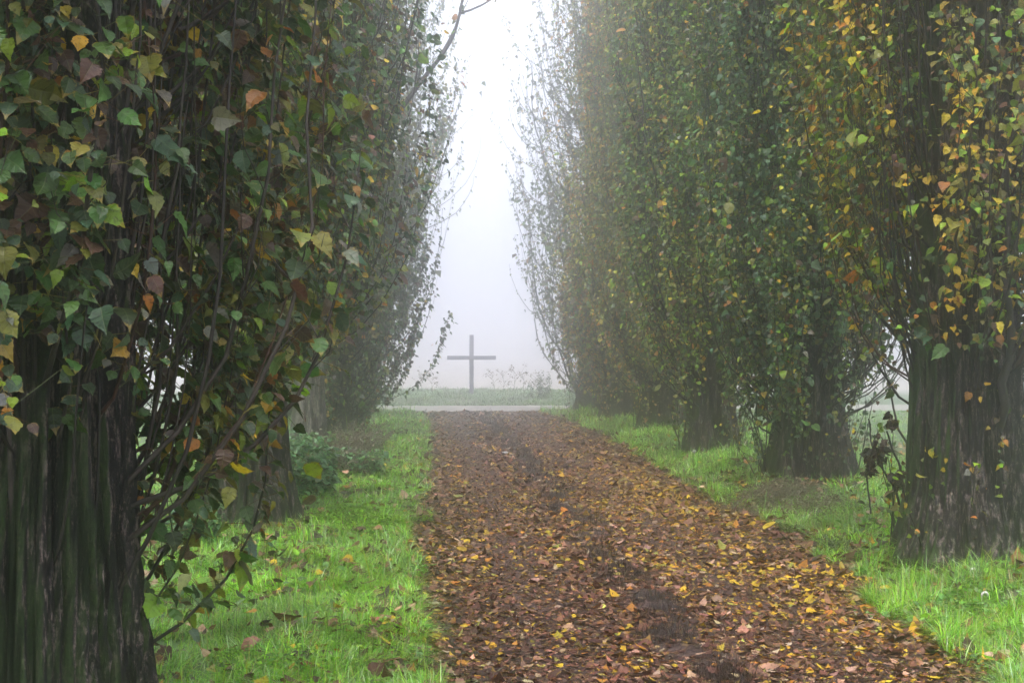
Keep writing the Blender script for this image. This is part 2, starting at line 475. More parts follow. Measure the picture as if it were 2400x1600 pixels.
def trunk_mesh(r0, H, seed, flare=.5, nth=72, zfine=4.0, nfine=90, flutes=.10, lean=(0, 0), fall=.42):
    r = np.random.default_rng(seed)
    zs = np.concatenate([np.linspace(-.25, zfine, nfine, endpoint=False), np.linspace(zfine, H, 26)])
    th = np.arange(nth) * 2 * pi / nth
    T, Zz = np.meshgrid(th, zs)
    zc = np.maximum(Zz, 0)
    R = r0 * (1 - .85 * zc / H) + r0 * flare * np.exp(-zc / fall)
    fl = np.zeros_like(T)
    for k in (2, 3, 4, 9):
        fl += r.uniform(.5, 1) * np.cos(k * T + r.uniform(0, 6.28) + .25 * np.sin(Zz * r.uniform(.3, .9) + r.uniform(0, 6))) / k ** .5
    R = R * (1 + flutes * fl * (.45 + 1.5 * np.exp(-zc / .6)))
    rid = np.zeros_like(T)
    for _ in range(22):
        k = r.integers(16, min(85, nth // 3) + 1) if nth > 60 else r.integers(8, 20)
        rid += np.sin(k * T + r.uniform(-3.0, 3.0) * Zz + 1.2 * np.sin(Zz * r.uniform(.8, 3) + r.uniform(0, 6)) + r.uniform(0, 6.28))
    brk = np.zeros_like(T)
    for _ in range(16):
        brk += np.sin(r.integers(1, 14) * T + r.uniform(2, 9) * Zz * r.choice([-1, 1]) + r.uniform(0, 6.28))
    rid = -np.abs(rid / 3.3) * (1 + .35 * np.tanh(brk / 3)) + .10 * np.tanh(brk / 2.5)
    R = R + .042 * (rid + .6) * min(1, r0 / .4)
    X = R * np.cos(T) + lean[0] * zc + .02 * np.sin(Zz * 1.3 + seed); Y = R * np.sin(T) + lean[1] * zc
    n = len(zs)
    i = np.arange(n - 1)[:, None] * nth; j = np.arange(nth)[None]; j2 = (j + 1) % nth
    F = np.stack([i + j, i + j2, i + nth + j2, i + nth + j], -1).reshape(-1, 4)
    return MB().add(np.stack([X, Y, Zz], -1).reshape(-1, 3), F4=F)

def poplar(label, x, y, r0, seed, H=15.0, R=1.35, zb=.8, zvis=7.0, nshoots=380, dens=36, lsize=.062, lod=1,
           pal=MIXED, bark=None, open_az=None, open_keep=.2, spread=.24, limbs=9, rise=1.4, topdens=.5, flare=.45,
           nth=72, nfine=90, lean=(0, 0), inner=.25, zb_hi=None, bot=.35, twigc=(.028, .022, .019), flutes=.10, extra=None, fall=.42, bare=0, skirt=0, open2=None, tone=1.0, front_min=0):
    rng = np.random.default_rng(seed)
    z0 = float(HT(x, y)) - .02
    root = empty('poplar_tree', (x, y, z0), label, 'tree', 'poplar trees lining both sides of the track')
    trunk_mesh(r0, H * .98, seed, flare, nth, max(4.0, min(zvis * .8, 6)), nfine, flutes, lean, fall).build('trunk', bark or M_BARK, root)
    tw, lf = MB(), MB()
    def envelope(z):
        return R * np.clip(.30 + .70 * sstep(zb * .5, zb + rise, z), 0, 1) * (1 - .55 * sstep(H * .35, H, z))
    cnt = Noise(seed + 7, 2.9)
    hue = Noise(seed + 9, 1.8)
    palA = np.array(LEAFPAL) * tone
    pw = np.array(pal, float)
    total = nshoots + limbs
    for s in range(total):
        thick = s < limbs
        az = rng.uniform(-pi, pi)
        if open_az is not None:
            d = (az - radians(open_az[0]) + pi) % (2 * pi) - pi
            if abs(d) < radians(open_az[1]) and rng.random() > open_keep: continue
        if open2 is not None:
            d = (az - radians(open2[0]) + pi) % (2 * pi) - pi
            if abs(d) < radians(open2[1]) and rng.random() > open2[2]: continue
        zs = zb + (zvis - zb) * rng.random() ** (1.25 if not thick else 1.6) - (.35 if rng.random() < bot else 0)
        zs = max(zs, .25)
        if thick: zs = zb * .6 + (zvis * .8) * rng.random() ** 1.3
        if front_min and math.sin(az + .35) < -.1: zs = max(zs, front_min + rng.uniform(0, .5))
        L = rng.uniform(1.6, 3.8) * (1.7 if thick else 1.0)
        n = 9 if not thick else 14
        t = np.linspace(0, 1, n)
        rt = r0 * (1 - .8 * zs / H) * .85
        fr = rng.uniform(inner, 1.0) ** .75
        if rng.random() < spread: fr *= rng.uniform(1.05, 1.38)
        zz = zs + L * (t ** 1.25) * (1 - .10 * fr)
        Rt = np.maximum(envelope(zs + L * .55) * fr, rt + .05)
        if thick: Rt = np.minimum(Rt, envelope(8.0) * .8 + rt)
        rr = rt + (Rt - rt) * ((1 - np.exp(-t * 3.2)) / .96 if not thick else t ** .75)
        azs = az + .25 * np.cumsum(rng.normal(0, .35, n)) * t / max(n ** .5, 1)
        wob = np.cumsum(rng.normal(0, .028 * L / 2.5, (n, 2)), 0)
        P = np.stack([np.cos(azs) * rr + lean[0] * zz + wob[:, 0], np.sin(azs) * rr + lean[1] * zz + wob[:, 1], zz], -1)
        rb = (rng.uniform(.026, .055) if thick else rng.uniform(.006, .014)) * (r0 / .45) ** .3
        tube(tw, P, rb * (1 - .8 * t), 6 if thick else (4 if lod else 5), C=np.array(twigc) * rng.uniform(.6, 1.5) * (1 if rng.random() > .12 else np.array([1.6, .9, .7])))
        # leaves of this shoot
        lc = .02 + .98 * np.clip(.60 + 1.15 * cnt(az * R * 1.6, zs), 0, 1.6)
        nl = rng.poisson(dens * L * (.25 + lc) * (.55 if thick else 1.0) * min(1.15, .15 + 1.1 * fr))
        if nl == 0: continue
        tl = rng.uniform(.10 if zs < 1.5 else .04, 1.0, nl) ** .85
        k = tl * (n - 1); i0 = np.minimum(k.astype(int), n - 2); fx = (k - i0)[:, None]
        A = P[i0] * (1 - fx) + P[i0 + 1] * fx
        ang = rng.uniform(-pi, pi, nl)
        off = np.stack([np.cos(ang), np.sin(ang), rng.normal(.15, .6, nl)], -1)
        reach = rng.gamma(2.0, .034 if lod == 0 else .024, nl)[:, None]
        B = A + off * reach
        rad = norm(np.concatenate([B[:, :2] - np.array(lean) * B[:, 2:3], np.zeros((nl, 1))], 1))
        D = rad * rng.uniform(.1, 1.0, (nl, 1)) + off * .5 + np.array([0, 0, -.75]) + rng.normal(0, .35, (nl, 3))
        Nn = rad * .5 + np.array([0, 0, .8]) + rng.normal(0, .45, (nl, 3))
        h = float(np.tanh(1.5 * hue(az * R * 1.3, zs) + rng.normal(0, .4)))
        ww = pw * np.array([1 - .5 * h, 1 - .3 * h, 1 - .5 * h, 1 + .3 * h, 1 + .5 * h, 1 + 1.1 * h, 1 + .9 * h, 1 + .2 * h, 1.0])
        ww = np.clip(ww, .02, None)
        C = pick(rng, palA, nl, ww, .25)
        leaves(lf, B, D, Nn, lsize * rng.lognormal(0, .30, nl), C, lod, rng)
        if lod == 0: petioles(lf, A, B, pick(rng, [(.20, .16, .03), (.12, .05, .02), (.08, .10, .02)], nl))
        # side twigs
        if lod < 2:
            for q in range(int(L * (2.4 if lod == 0 else 1.2))):
                u = rng.uniform(.15, .9); kk = u * (n - 1); a0 = int(kk); p0 = P[a0] + (P[min(a0 + 1, n - 1)] - P[a0]) * (kk - a0)
                aa = rng.uniform(-pi, pi); ln = rng.uniform(.12, .4)
                q1 = p0 + np.array([math.cos(aa) * ln * .45, math.sin(aa) * ln * .45, ln * .45]); q2 = q1 + np.array([math.cos(aa) * ln * .15, math.sin(aa) * ln * .15, ln * .6])
                tube(tw, [p0, q1, q2], [rb * .3, rb * .22, .0012], 3, C=np.array(twigc) * rng.uniform(.7, 1.5), cap=False)
    # thin leafless stems standing close to the trunk
    for s in range(bare):
        az = rng.uniform(-pi, pi); zs = rng.uniform(.5, zvis - 1.0); L = rng.uniform(1.5, 3.5); t = np.linspace(0, 1, 10)
        rr = r0 * .8 + R * rng.uniform(.02, .55) * (1 - np.exp(-t * 4))
        P = np.stack([np.cos(az) * rr + lean[0] * zs, np.sin(az) * rr + lean[1] * zs, zs + L * t], -1); P[:, :2] += np.cumsum(rng.normal(0, .014, (10, 2)), 0)
        tube(tw, P, rng.uniform(.004, .013) * (1 - .7 * t), 5, C=np.array(twigc) * rng.uniform(.5, 1.7))
    # suckers round the foot
    for s in range(skirt):
        az = rng.uniform(-pi, pi); L = rng.uniform(.5, 1.6); t = np.linspace(0, 1, 8); r1 = r0 * rng.uniform(1.0, 1.55); r2 = r1 + rng.uniform(-.05, .35)
        rr = r1 + (r2 - r1) * t
        P = np.stack([np.cos(az) * rr, np.sin(az) * rr, L * t], -1); P[:, :2] += np.cumsum(rng.normal(0, .014, (8, 2)), 0)
        tube(tw, P, rng.uniform(.004, .010) * (1 - .7 * t), 4, C=np.array(twigc) * rng.uniform(.4, 1.4))
        nl = rng.poisson(dens * .28 * L)
        if nl:
            i0 = rng.integers(2, 8, nl); A = P[i0] + rng.normal(0, .04, (nl, 3))
            leaves(lf, A, rng.normal(0, .6, (nl, 3)) + [0, 0, -.6], rng.normal(0, .6, (nl, 3)) + [0, 0, .6], lsize * rng.lognormal(-.1, .25, nl), pick(rng, palA, nl, pw, .25), lod, rng)
    # the coarser top of the crown, above the frame
    if topdens > 0:
        zt0 = zvis + .5
        nt_ = int(2600 * topdens * (H - zt0) / 8)
        zt = rng.uniform(zt0, H, nt_); at_ = rng.uniform(-pi, pi, nt_)
        rr = envelope(zt) * rng.uniform(.1, 1, nt_) ** .6
        B = np.stack([np.cos(at_) * rr + lean[0] * zt, np.sin(at_) * rr + lean[1] * zt, zt], -1)
        leaves(lf, B, rng.normal(0, 1, (nt_, 3)) + [0, 0, -.4], rng.normal(0, 1, (nt_, 3)), rng.uniform(.12, .22, nt_), pick(rng, palA, nt_, pw, .25), 2, rng)
        for q in range(40):
            a = rng.uniform(-pi, pi); zq = rng.uniform(zt0 - 1, H - 2.5); L = 2.5
            t = np.linspace(0, 1, 5); r2 = .1 + float(envelope(zq)) * .8 * (1 - np.exp(-3 * t))
            tube(tw, np.stack([np.cos(a) * r2 + lean[0] * (zq + L * t), np.sin(a) * r2 + lean[1] * (zq + L * t), zq + L * t], -1), .014 * (1 - .7 * t), 4, C=twigc)
    if extra: extra(tw, lf, rng)
    tw.build('branches', M_TWIG, root)
    lf.build('crown', M_LEAF, root, smooth=False)
    return root

def limb(tw, lf, rng, pts, r, nleaf, lsize, lod=1, pal=YELLOWISH, tmin=.3, sub=6):
    pts = np.array(pts, float); m = len(pts)
    t = np.linspace(0, m - 1, 5 * m)
    P = np.stack([np.interp(t, np.arange(m), pts[:, i]) for i in range(3)], -1)
    for _ in range(3): P[1:-1] = (P[:-2] + P[1:-1] * 2 + P[2:]) / 4
    P = P + np.cumsum(rng.normal(0, .006, P.shape), 0)
    tt_ = np.linspace(0, 1, len(P))
    tube(tw, P, r * (1 - .8 * tt_), 6, C=(.035, .03, .028))
    paths = [P]
    for s in range(sub):
        k = rng.integers(int(len(P) * .3), len(P) - 2); d = norm(P[k + 1] - P[k]); ln = rng.uniform(.5, 1.3)
        q = norm(d * .7 + rng.normal(0, .5, 3) + [0, 0, .5]); u = np.linspace(0, 1, 7)[:, None]
        Q = P[k] + q * ln * u + np.array([0, 0, .35 * ln]) * u * u
        Q = Q + np.cumsum(rng.normal(0, .012, Q.shape), 0) * u
        tube(tw, Q, r * .35 * (1 - .8 * u[:, 0]), 4, C=(.04, .033, .03)); paths.append(Q)
    for Q in paths:
        nl = max(1, int(nleaf / len(paths)))
        k = rng.uniform(tmin, 1, nl) * (len(Q) - 1); i0 = np.minimum(k.astype(int), len(Q) - 2)
        A = Q[i0] + (Q[i0 + 1] - Q[i0]) * (k - i0)[:, None] + rng.normal(0, .05, (nl, 3))
        leaves(lf, A, rng.normal(0, .5, (nl, 3)) + [0, 0, -.7], rng.normal(0, .6, (nl, 3)) + [0, 0, .5], lsize * rng.lognormal(0, .2, nl), pick(rng, LEAFPAL, nl, pal), lod, rng)

# left row, near to far
poplar('nearest poplar on the left, huge dark mossy trunk cut off by the left edge', -1.72, 6.2, .47, 11, R=1.42, zb=.62, zvis=4.3,
       nshoots=600, dens=40, lsize=.066, open2=(88, 50, .30), lod=0, pal=[3.4, 5, 3.6, 1.0, 1.6, .4, .35, 2.2, .8], bark=M_BARK_L, tone=.72, front_min=1.15, open_az=(-27, 47), open_keep=.05, inner=.25, bare=170, nth=260, nfine=230, limbs=14,
       rise=1.0, flare=.28, spread=.1, flutes=.05, twigc=(.026, .020, .016), fall=.6)
def ex2(tw, lf, rng):
    limb(tw, lf, rng, [(.3, -.1, 1.3), (.75, -.2, 1.7), (1.05, -.25, 2.3), (1.15, -.25, 3.1), (1.2, -.2, 4.2)], .030, 70, .06, 1, DULL)
    limb(tw, lf, rng, [(.2, -.2, 1.8), (.6, -.35, 2.6), (.8, -.4, 3.6), (1.05, -.4, 5.0)], .028, 60, .06, 1, DULL)
poplar('second poplar on the left, dark fissured trunk with leafy shoots hanging over the track side', -1.75, 13.9, .36, 12, R=1.72, zb=1.35, zvis=5.8,
       nshoots=560, dens=44, lsize=.052, lod=1, pal=DULL, nth=150, nfine=150, limbs=16, flare=.55, extra=ex2, bot=.1, rise=1.8)
def ex3(tw, lf, rng):
    limb(tw, lf, rng, [(.1, 0, 2.6), (.7, -.1, 3.6), (1.15, -.1, 4.9), (1.75, -.1, 5.7), (2.2, 0, 6.3), (2.35, 0, 7.0), (2.75, 0, 7.6)], .055, 70, .075, 1, YELLOWISH, sub=7, tmin=.45)
poplar('third poplar on the left, bare pale grey-brown trunk above green nettles', -1.78, 21.4, .22, 13, R=1.1, zb=2.9, zvis=7.6,
       nshoots=330, dens=36, lsize=.056, lod=1, pal=MIXED, bark=M_BARK_PALE, nth=110, nfine=110, limbs=8, flare=.35, extra=ex3, bot=0)
poplar('fourth poplar on the left, dense grey-green crown reaching down to the weeds', -1.75, 27.6, .36, 14, R=1.75, zb=.12, zvis=9.0, skirt=130,
       nshoots=700, dens=40, lsize=.060, lod=1, pal=DULL, limbs=12, flare=.4, rise=.8, inner=.3)
poplar('farthest poplar on the left, wide sparse crown fading into the fog', -1.9, 34.8, .36, 15, R=3.15, zb=1.2, zvis=11.2, H=17,
       nshoots=620, dens=15, lsize=.075, lod=2, pal=MIXED, limbs=26, flare=.4, rise=5.0, inner=.3, spread=.2)
# right row, near to far
def ex_r1(tw, lf, rng):
    pass
poplar('nearest poplar on the right, massive trunk with mossy flank and grass at its foot', 4.30, 11.1, .46, 21, R=1.5, zb=1.25, zvis=5.6,
       nshoots=560, dens=54, lsize=.052, lod=0, bare=90, skirt=16, open2=(178, 45, .22), pal=GOLD, bark=M_BARK_MOSSY, open_az=(-106, 36), open_keep=.2, nth=230, nfine=190, limbs=20,
       flare=.50, inner=.3, rise=1.8, spread=.16, bot=.1, flutes=.08)
poplar('second poplar on the right, broad dark trunk with a bright green moss streak', 4.72, 17.3, .41, 22, R=1.42, zb=.75, zvis=7.0,
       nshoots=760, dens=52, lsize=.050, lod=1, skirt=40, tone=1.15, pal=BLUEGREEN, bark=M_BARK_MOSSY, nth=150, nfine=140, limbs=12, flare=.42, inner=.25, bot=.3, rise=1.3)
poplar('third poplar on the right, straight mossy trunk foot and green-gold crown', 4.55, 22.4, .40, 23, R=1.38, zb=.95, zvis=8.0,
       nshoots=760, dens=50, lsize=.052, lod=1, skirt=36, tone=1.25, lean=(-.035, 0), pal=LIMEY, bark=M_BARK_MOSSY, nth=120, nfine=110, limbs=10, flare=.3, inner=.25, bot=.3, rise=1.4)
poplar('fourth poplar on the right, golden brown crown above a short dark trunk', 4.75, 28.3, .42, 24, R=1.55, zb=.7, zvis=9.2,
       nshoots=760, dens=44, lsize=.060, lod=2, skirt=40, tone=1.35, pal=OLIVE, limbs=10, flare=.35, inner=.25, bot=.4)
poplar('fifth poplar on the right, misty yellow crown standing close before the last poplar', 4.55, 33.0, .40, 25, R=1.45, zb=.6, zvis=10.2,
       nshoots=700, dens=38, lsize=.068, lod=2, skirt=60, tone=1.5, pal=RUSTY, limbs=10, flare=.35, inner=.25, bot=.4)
poplar('last poplar on the right, thin half-bare shoots leaning over the end of the track', 4.45, 37.2, .40, 26, R=2.5, zb=.4, zvis=11.8, H=17,
       nshoots=540, dens=11, lsize=.075, lod=2, skirt=60, pal=DULL, limbs=26, flare=.4, inner=.35, rise=3.2, spread=.2, bot=.4)

# ------------------------------------------------------------------ cross
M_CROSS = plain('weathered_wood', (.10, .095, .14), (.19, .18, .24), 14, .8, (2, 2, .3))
def box_mb(x0, x1, y0, y1, z0, z1, b=.006):
    import bmesh
    bm = bmesh.new(); bmesh.ops.create_cube(bm, size=1)
    bmesh.ops.transform(bm, matrix=__import__('mathutils').Matrix.Diagonal((x1 - x0, y1 - y0, z1 - z0, 1)), verts=bm.verts)
    bmesh.ops.bevel(bm, geom=list(bm.edges), offset=b, segments=2, affect='EDGES', profile=.5)
    bmesh.ops.translate(bm, vec=((x0 + x1) / 2, (y0 + y1) / 2, (z0 + z1) / 2), verts=bm.verts)
    return bm
def bm_obj(name, bm, mat, parent=None):
    me = bpy.data.meshes.new(name); bm.to_mesh(me); bm.free(); me.materials.append(mat)
    o = bpy.data.objects.new(name, me); COL.objects.link(o)
    if parent: o.parent = parent
    return o
CY = 47.5
CX = 104.7 / 3333 * CY
cz = float(HT(CX, CY))
cr = empty('wayside_cross', (CX, CY, cz), 'tall plain wooden cross on the grass bank beyond the gravel road', 'cross')
k = CY / 3333
top = CAM_H + (815 - 784.4) * k - cz
arm = CAM_H + (815 - 838) * k - cz
hw = 4.9 * k
bm_obj('post', box_mb(-hw, hw, -hw, hw, -.3, top), M_CROSS, cr)
bm_obj('crossbeam', box_mb(-57 * k, 57 * k, -hw - .02, hw - .03, arm - 4.6 * k, arm + 4.6 * k), M_CROSS, cr)

# ------------------------------------------------------------------ grass and litter
GR = [(.16, .42, .012), (.30, .58, .018), (.10, .28, .012), (.44, .62, .30), (.32, .40, .04), (.06, .13, .02), (.34, .27, .13)]
GW = [4, 3.6, 3, 2.0, 1.4, 1.4, 1.1]
_ng = Noise(41, .55); _ng2 = Noise(42, 1.6); _gap = Noise(43, .8)
def grass_field(name, label, xfun, yr, dens, hgt, wid, seed, pal=GR, wts=GW, thr=-1.2, cat='grass', litter=None):
    """blades over the strip xfun(y, u) for u in 0..1; density per m2 and size follow the distance bands"""
    rng = np.random.default_rng(seed); mb = MB()
    for (ya, yb, dn, wk, hk) in yr:
        a0 = abs(float(xfun((ya + yb) / 2, 1.0)) - float(xfun((ya + yb) / 2, 0.0))) * (yb - ya)
        n = int(a0 * dn * dens)
        y = rng.uniform(ya, yb, n); x = xfun(y, rng.random(n))
        keep = _gap(x, y) + rng.normal(0, .4, n) > thr
        for tx, ty in ((-1.72, 6.2), (-1.75, 13.9), (-1.78, 21.4), (4.3, 11.1), (4.72, 17.3), (4.55, 22.4)):
            keep &= rng.random(n) > 1.0 * np.exp(-(((x - tx) ** 2 + (y - ty) ** 2) / .72 ** 2) ** 1.5)
        for tx, ty, ax, ay, am in ((4.15, 15.9, .75, 1.0, .93), (4.9, 14.4, .8, .9, .8), (-.95, 12.2, .8, .35, .8), (-1.6, 9.3, .5, .5, .75), (-1.2, 20.5, .7, 1.6, .7), (3.3, 13.4, .35, .8, .6)):
            keep &= rng.random(n) > am * np.exp(-(((x - tx) / ax) ** 2 + ((y - ty) / ay) ** 2) ** 1.5)
        x, y = x[keep], y[keep]; n = len(x)
        cl = _ng(x, y); c2 = _ng2(x, y)
        h = hgt * hk * np.clip(1 + .32 * cl, .4, 2) * rng.lognormal(0, .35, n)
        az = _ng2(x + 5, y) * 1.6 + rng.normal(0, 1.2, n)
        C = pick(rng, pal, n, wts, .22) * np.clip(1 + .18 * c2, .5, 1.5)[:, None]
        blades(mb, np.stack([x, y, HT(x, y) - .012], -1), h, wid * wk * rng.uniform(.6, 1.4, n), az, np.clip(rng.normal(.85, .42, n), 0, 1.5), C)
    return tag(mb.build(name, M_GRASS, smooth=False), label, cat, kind='stuff')

BANDS = [(6.0, 10.5, 4600, 1.0, 1.0), (10.5, 15, 3000, 1.35, 1.0), (15, 22, 1500, 2.0, 1.05), (22, 31, 700, 3.0, 1.1), (31, 38.9, 420, 4.2, 1.15)]
def edgeL(y, u): return XL(np.asarray(y, float)) + .02 - 3.6 * np.asarray(u) ** 1.35
def edgeR(y, u): return XR(np.asarray(y, float)) - .03 + 3.4 * np.asarray(u) ** 1.3
grass_field('grass', 'lush wet green grass on the left verge between the poplars and the track', edgeL, BANDS, 1.3, .098, .0046, 51, thr=-1.1)
grass_field('grass', 'bright green grass bank along the right edge of the track', edgeR, BANDS, 1.15, .112, .0046, 52, thr=-1.1)
def edgeF(y, u): return -10 + 24 * np.asarray(u)
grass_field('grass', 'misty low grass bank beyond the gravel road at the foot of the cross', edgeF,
            [(43.0, 46, 330, 4.6, 1.0), (46, 53, 160, 5.5, 1.1)], 1.0, .085, .0045, 53, thr=-2, pal=[(.19, .28, .16), (.25, .33, .21), (.14, .21, .12)], wts=[3, 2, 2])  # blade colours lightened and greyed to paint extra haze on the bank
def edgeFR(y, u): return 8 + 16 * np.asarray(u)
grass_field('grass', 'short thin grass of the field behind the right row of poplars', edgeFR, [(12, 38, 160, 3.2, .7)], 1.0, .10, .0045, 54, thr=-1.0)
def edgeFL(y, u): return -4.2 - 14 * np.asarray(u)
grass_field('grass', 'thin grass of the field behind the left row of poplars', edgeFL, [(9, 38, 160, 3.2, .8)], 1.0, .12, .0045, 55, thr=-1.0)
# dark wiry growth of the ridge between the wheel ruts
def ridge(y, u): return 1.5 + .06 * _ne(np.asarray(y, float) * .6, 4.0) + .34 * (np.asarray(u) - .5)
grass_field('ridge_growth', 'dark withered moss and wiry stubble along the ridge between the wheel tracks', ridge,
            [(5, 11, 5200, .7, 1), (11, 17, 3600, 1.1, 1), (17, 27, 1500, 1.9, 1.1), (27, 38, 800, 2.8, 1.2)], 1.25, .075, .0032, 56,
            pal=[(.014, .009, .008), (.030, .019, .015), (.05, .05, .018), (.08, .06, .035)], wts=[5, 4, .8, .5], thr=-.55, cat='moss')

LP = [(.060, .021, .015), (.125, .048, .030), (.23, .105, .068), (.38, .22, .145), (.030, .012, .010), (.42, .30, .19), (.52, .33, .018), (.42, .17, .02), (.17, .055, .02), (.30, .28, .05)]
LW = [5, 5, 3.4, 1.2, 5, .5, .5, .25, .7, .15]
LY = [2, 3, 3, 1.3, 2, .7, 4.2, 1.5, 1.2, .9]
_ny = Noise(61, 2.0)
def litter(name, label, bands, xfun, seed, yellow, lift=.006, curl=.15, thr=None, wild=.22):
    rng = np.random.default_rng(seed); mb = MB()
    for (ya, yb, dn, lod, sz) in bands:
        wdt = abs(float(xfun((ya + yb) / 2, 1.0)) - float(xfun((ya + yb) / 2, 0.0)))
        n = int(wdt * (yb - ya) * dn)
        y = rng.uniform(ya, yb, n); x = xfun(y, rng.random(n))
        if thr is not None:
            kp = _gap(x * 1.3, y) + rng.normal(0, .6, n) > thr; x, y = x[kp], y[kp]; n = len(x)
        rut = np.zeros(n)
        if name == 'fallen_leaves' and thr is None and seed == 71:
            xc = 1.5 + .06 * _ne(y * .6, 0 * y + 4)
            rdg = np.exp(-((x - xc) / .14) ** 2); rut = np.exp(-((x - .70) / .33) ** 2) + np.exp(-((x - 2.25) / .28) ** 2)
            kp = rng.random(n) > .95 * rdg * np.clip(.80 + .35 * _ny(x * .5, y * 1.6), .45, 1) + .30 * rut * (.7 + .3 * _ny(x * 2, y)) + .12 * _n2(x, y)
            x, y, rut = x[kp], y[kp], rut[kp]; n = len(x)
        py_ = np.clip(yellow(x, y) * (1 + .35 * _ny(x, y)), 0, 1)
        isy = rng.random(n) < py_
        C = pick(rng, LP, n, LW, .25); C[isy] = pick(rng, LP, int(isy.sum()), LY, .18)
        a = rng.uniform(-pi, pi, n)
        D = np.stack([np.cos(a), np.sin(a), rng.normal(.05, wild * .6, n)], -1)
        Nn = np.stack([rng.normal(0, wild, n), rng.normal(0, wild, n), np.where(rng.random(n) < .5, 1.0, -1.0)], -1)
        P = np.stack([x, y, HT(x, y) + lift + np.abs(rng.normal(0, .009, n))], -1)
        leaves(mb, P, D, Nn, sz * rng.lognormal(0, .38, n) * (1 - .35 * np.clip(rut, 0, 1)), C, lod, rng, curl=curl)
        if lod == 0:
            m_ = rng.random(n) < .35; q = norm(D[m_]) * -.035 + [0, 0, .004]
            petioles(mb, P[m_] + q, P[m_], pick(rng, [(.25, .17, .08), (.10, .05, .03)], int(m_.sum())), .0011)
    return tag(mb.build(name, M_DEAD, smooth=False), label, 'fallen leaves', kind='stuff')
def trackx(y, u): return XL(np.asarray(y, float)) - .06 + (XR(np.asarray(y, float)) - XL(np.asarray(y, float)) + .14) * np.asarray(u)
def yel_track(x, y): return .17 + 1.15 * np.exp(-((x - 2.6) / .7) ** 2) * sstep(6.8, 10.5, y) * (1 - .75 * sstep(15, 27, y)) + .26 * np.exp(-((x - 1.1) / 1.0) ** 2) * sstep(10, 12, y) * (1 - sstep(17, 24, y))
litter('fallen_leaves', 'brown and yellow fallen leaves carpeting the track', [(4.5, 11, 1500, 0, .042), (11, 18, 1150, 1, .043), (18, 28, 620, 2, .048), (28, 39, 360, 2, .058)],
       trackx, 71, yel_track)
litter('fallen_leaves', 'brown leaves scattered in the grass of the left verge', [(6, 12, 120, 0, .052), (12, 22, 90, 1, .055), (22, 38, 30, 2, .06)],
       lambda y, u: edgeL(y, np.asarray(u) * .75), 72, lambda x, y: .18 + 0 * x, lift=.06, thr=.0, wild=.5)
litter('fallen_leaves', 'brown and golden leaves scattered in the grass of the right bank', [(6, 12, 60, 0, .055), (12, 20, 110, 1, .055), (20, 38, 30, 2, .06)],
       lambda y, u: edgeR(y, np.asarray(u) * .8), 73, lambda x, y: .35 + 0 * x, lift=.045, thr=.15, wild=.5)
litter('fallen_leaves', 'band of fallen leaves along the field furrow behind the right poplars', [(15, 24, 90, 2, .07)],
       lambda y, u: 6.6 + 1.2 * np.asarray(u), 74, lambda x, y: .2 + 0 * x, lift=.01, wild=.4)

# ------------------------------------------------------------------ small plants and things of the verges
_th = math.tan(radians(3.43))
def at(px, py, d=None):
    """photo pixel (2400 wide) -> point on the terrain (or at distance d along the track)"""
    u = (px - 1200) / 3333.3; q = (u + _th) / (1 - u * _th)
    if d is None:
        z = 0.0
        for _ in range(12):
            d = (CAM_H - z) * 3333.3 / max(py - 815, 4) / math.cos(radians(3.43)) / (1 - u * _th) if False else (CAM_H - z) * 3333.3 / max(py - 815, 4) / (math.cos(radians(3.43)) + q * math.sin(radians(3.43)))
            z = float(HT(q * d, d))
    return q * d, d

def stem(mb, p0, az, H, bend, r, k=4, C=(.08, .06, .04), n=8, wob=.01, rng=None):
    t = np.linspace(0, 1, n)
    P = np.stack([np.cos(az) * H * bend * t ** 2, np.sin(az) * H * bend * t ** 2, H * (t - .35 * bend * t ** 3)], -1) + np.array(p0)
    if rng is not None: P[1:] += np.cumsum(rng.normal(0, wob, (n - 1, 3)), 0)
    tube(mb, P, r * (1 - .7 * t), k, C=C)
    return P

def bushy(name, label, cat, px, py, nst, H, spread, nl, ls, pal, wts, seed, group=None, stemc=(.06, .07, .03), lod=1, bend=.35, leafpart='leaves', width=.75, d=None, droop=-.2, stemr=1.0):
    rng = np.random.default_rng(seed); x, y = at(px, py, d); z = float(HT(x, y)) - .01
    root = empty(name, (x, y, z), label, cat, group)
    st, lf = MB(), MB()
    for i in range(nst):
        a = rng.uniform(-pi, pi); r = spread * rng.random() ** .5 * .6
        P = stem(st, (math.cos(a) * r, math.sin(a) * r, 0), a + rng.normal(0, .5), H * rng.uniform(.55, 1.05), bend * rng.uniform(.3, 1.3), rng.uniform(.0018, .0035) * stemr, C=stemc, rng=rng)
        n = rng.poisson(nl)
        k = rng.uniform(.15, 1, n) * (len(P) - 1); i0 = np.minimum(k.astype(int), len(P) - 2)
        A = P[i0] + (P[i0 + 1] - P[i0]) * (k - i0)[:, None]
        b = rng.uniform(-pi, pi, n); D = np.stack([np.cos(b), np.sin(b), rng.normal(droop, .3, n)], -1)
        leaves(lf, A + D * ls * .3, D, rng.normal(0, .35, (n, 3)) + [0, 0, 1], ls * rng.lognormal(0, .3, n), pick(rng, pal, n, wts, .22), lod, rng, width=width)
    st.build('stems', M_TWIG, root)
    lf.build(leafpart, M_WEED, root, smooth=False)
    return root
NET = [(.05, .15, .05), (.09, .24, .08), (.16, .34, .14), (.26, .42, .24), (.04, .09, .03)]
bushy('nettle', 'bushy green nettle clump to the right of the second left poplar foot', 'plant', 720, 1165, 46, .66, .52, 38, .066, NET, [3, 4, 3, 1.5, 2], 101, 'nettle clumps of the left verge')
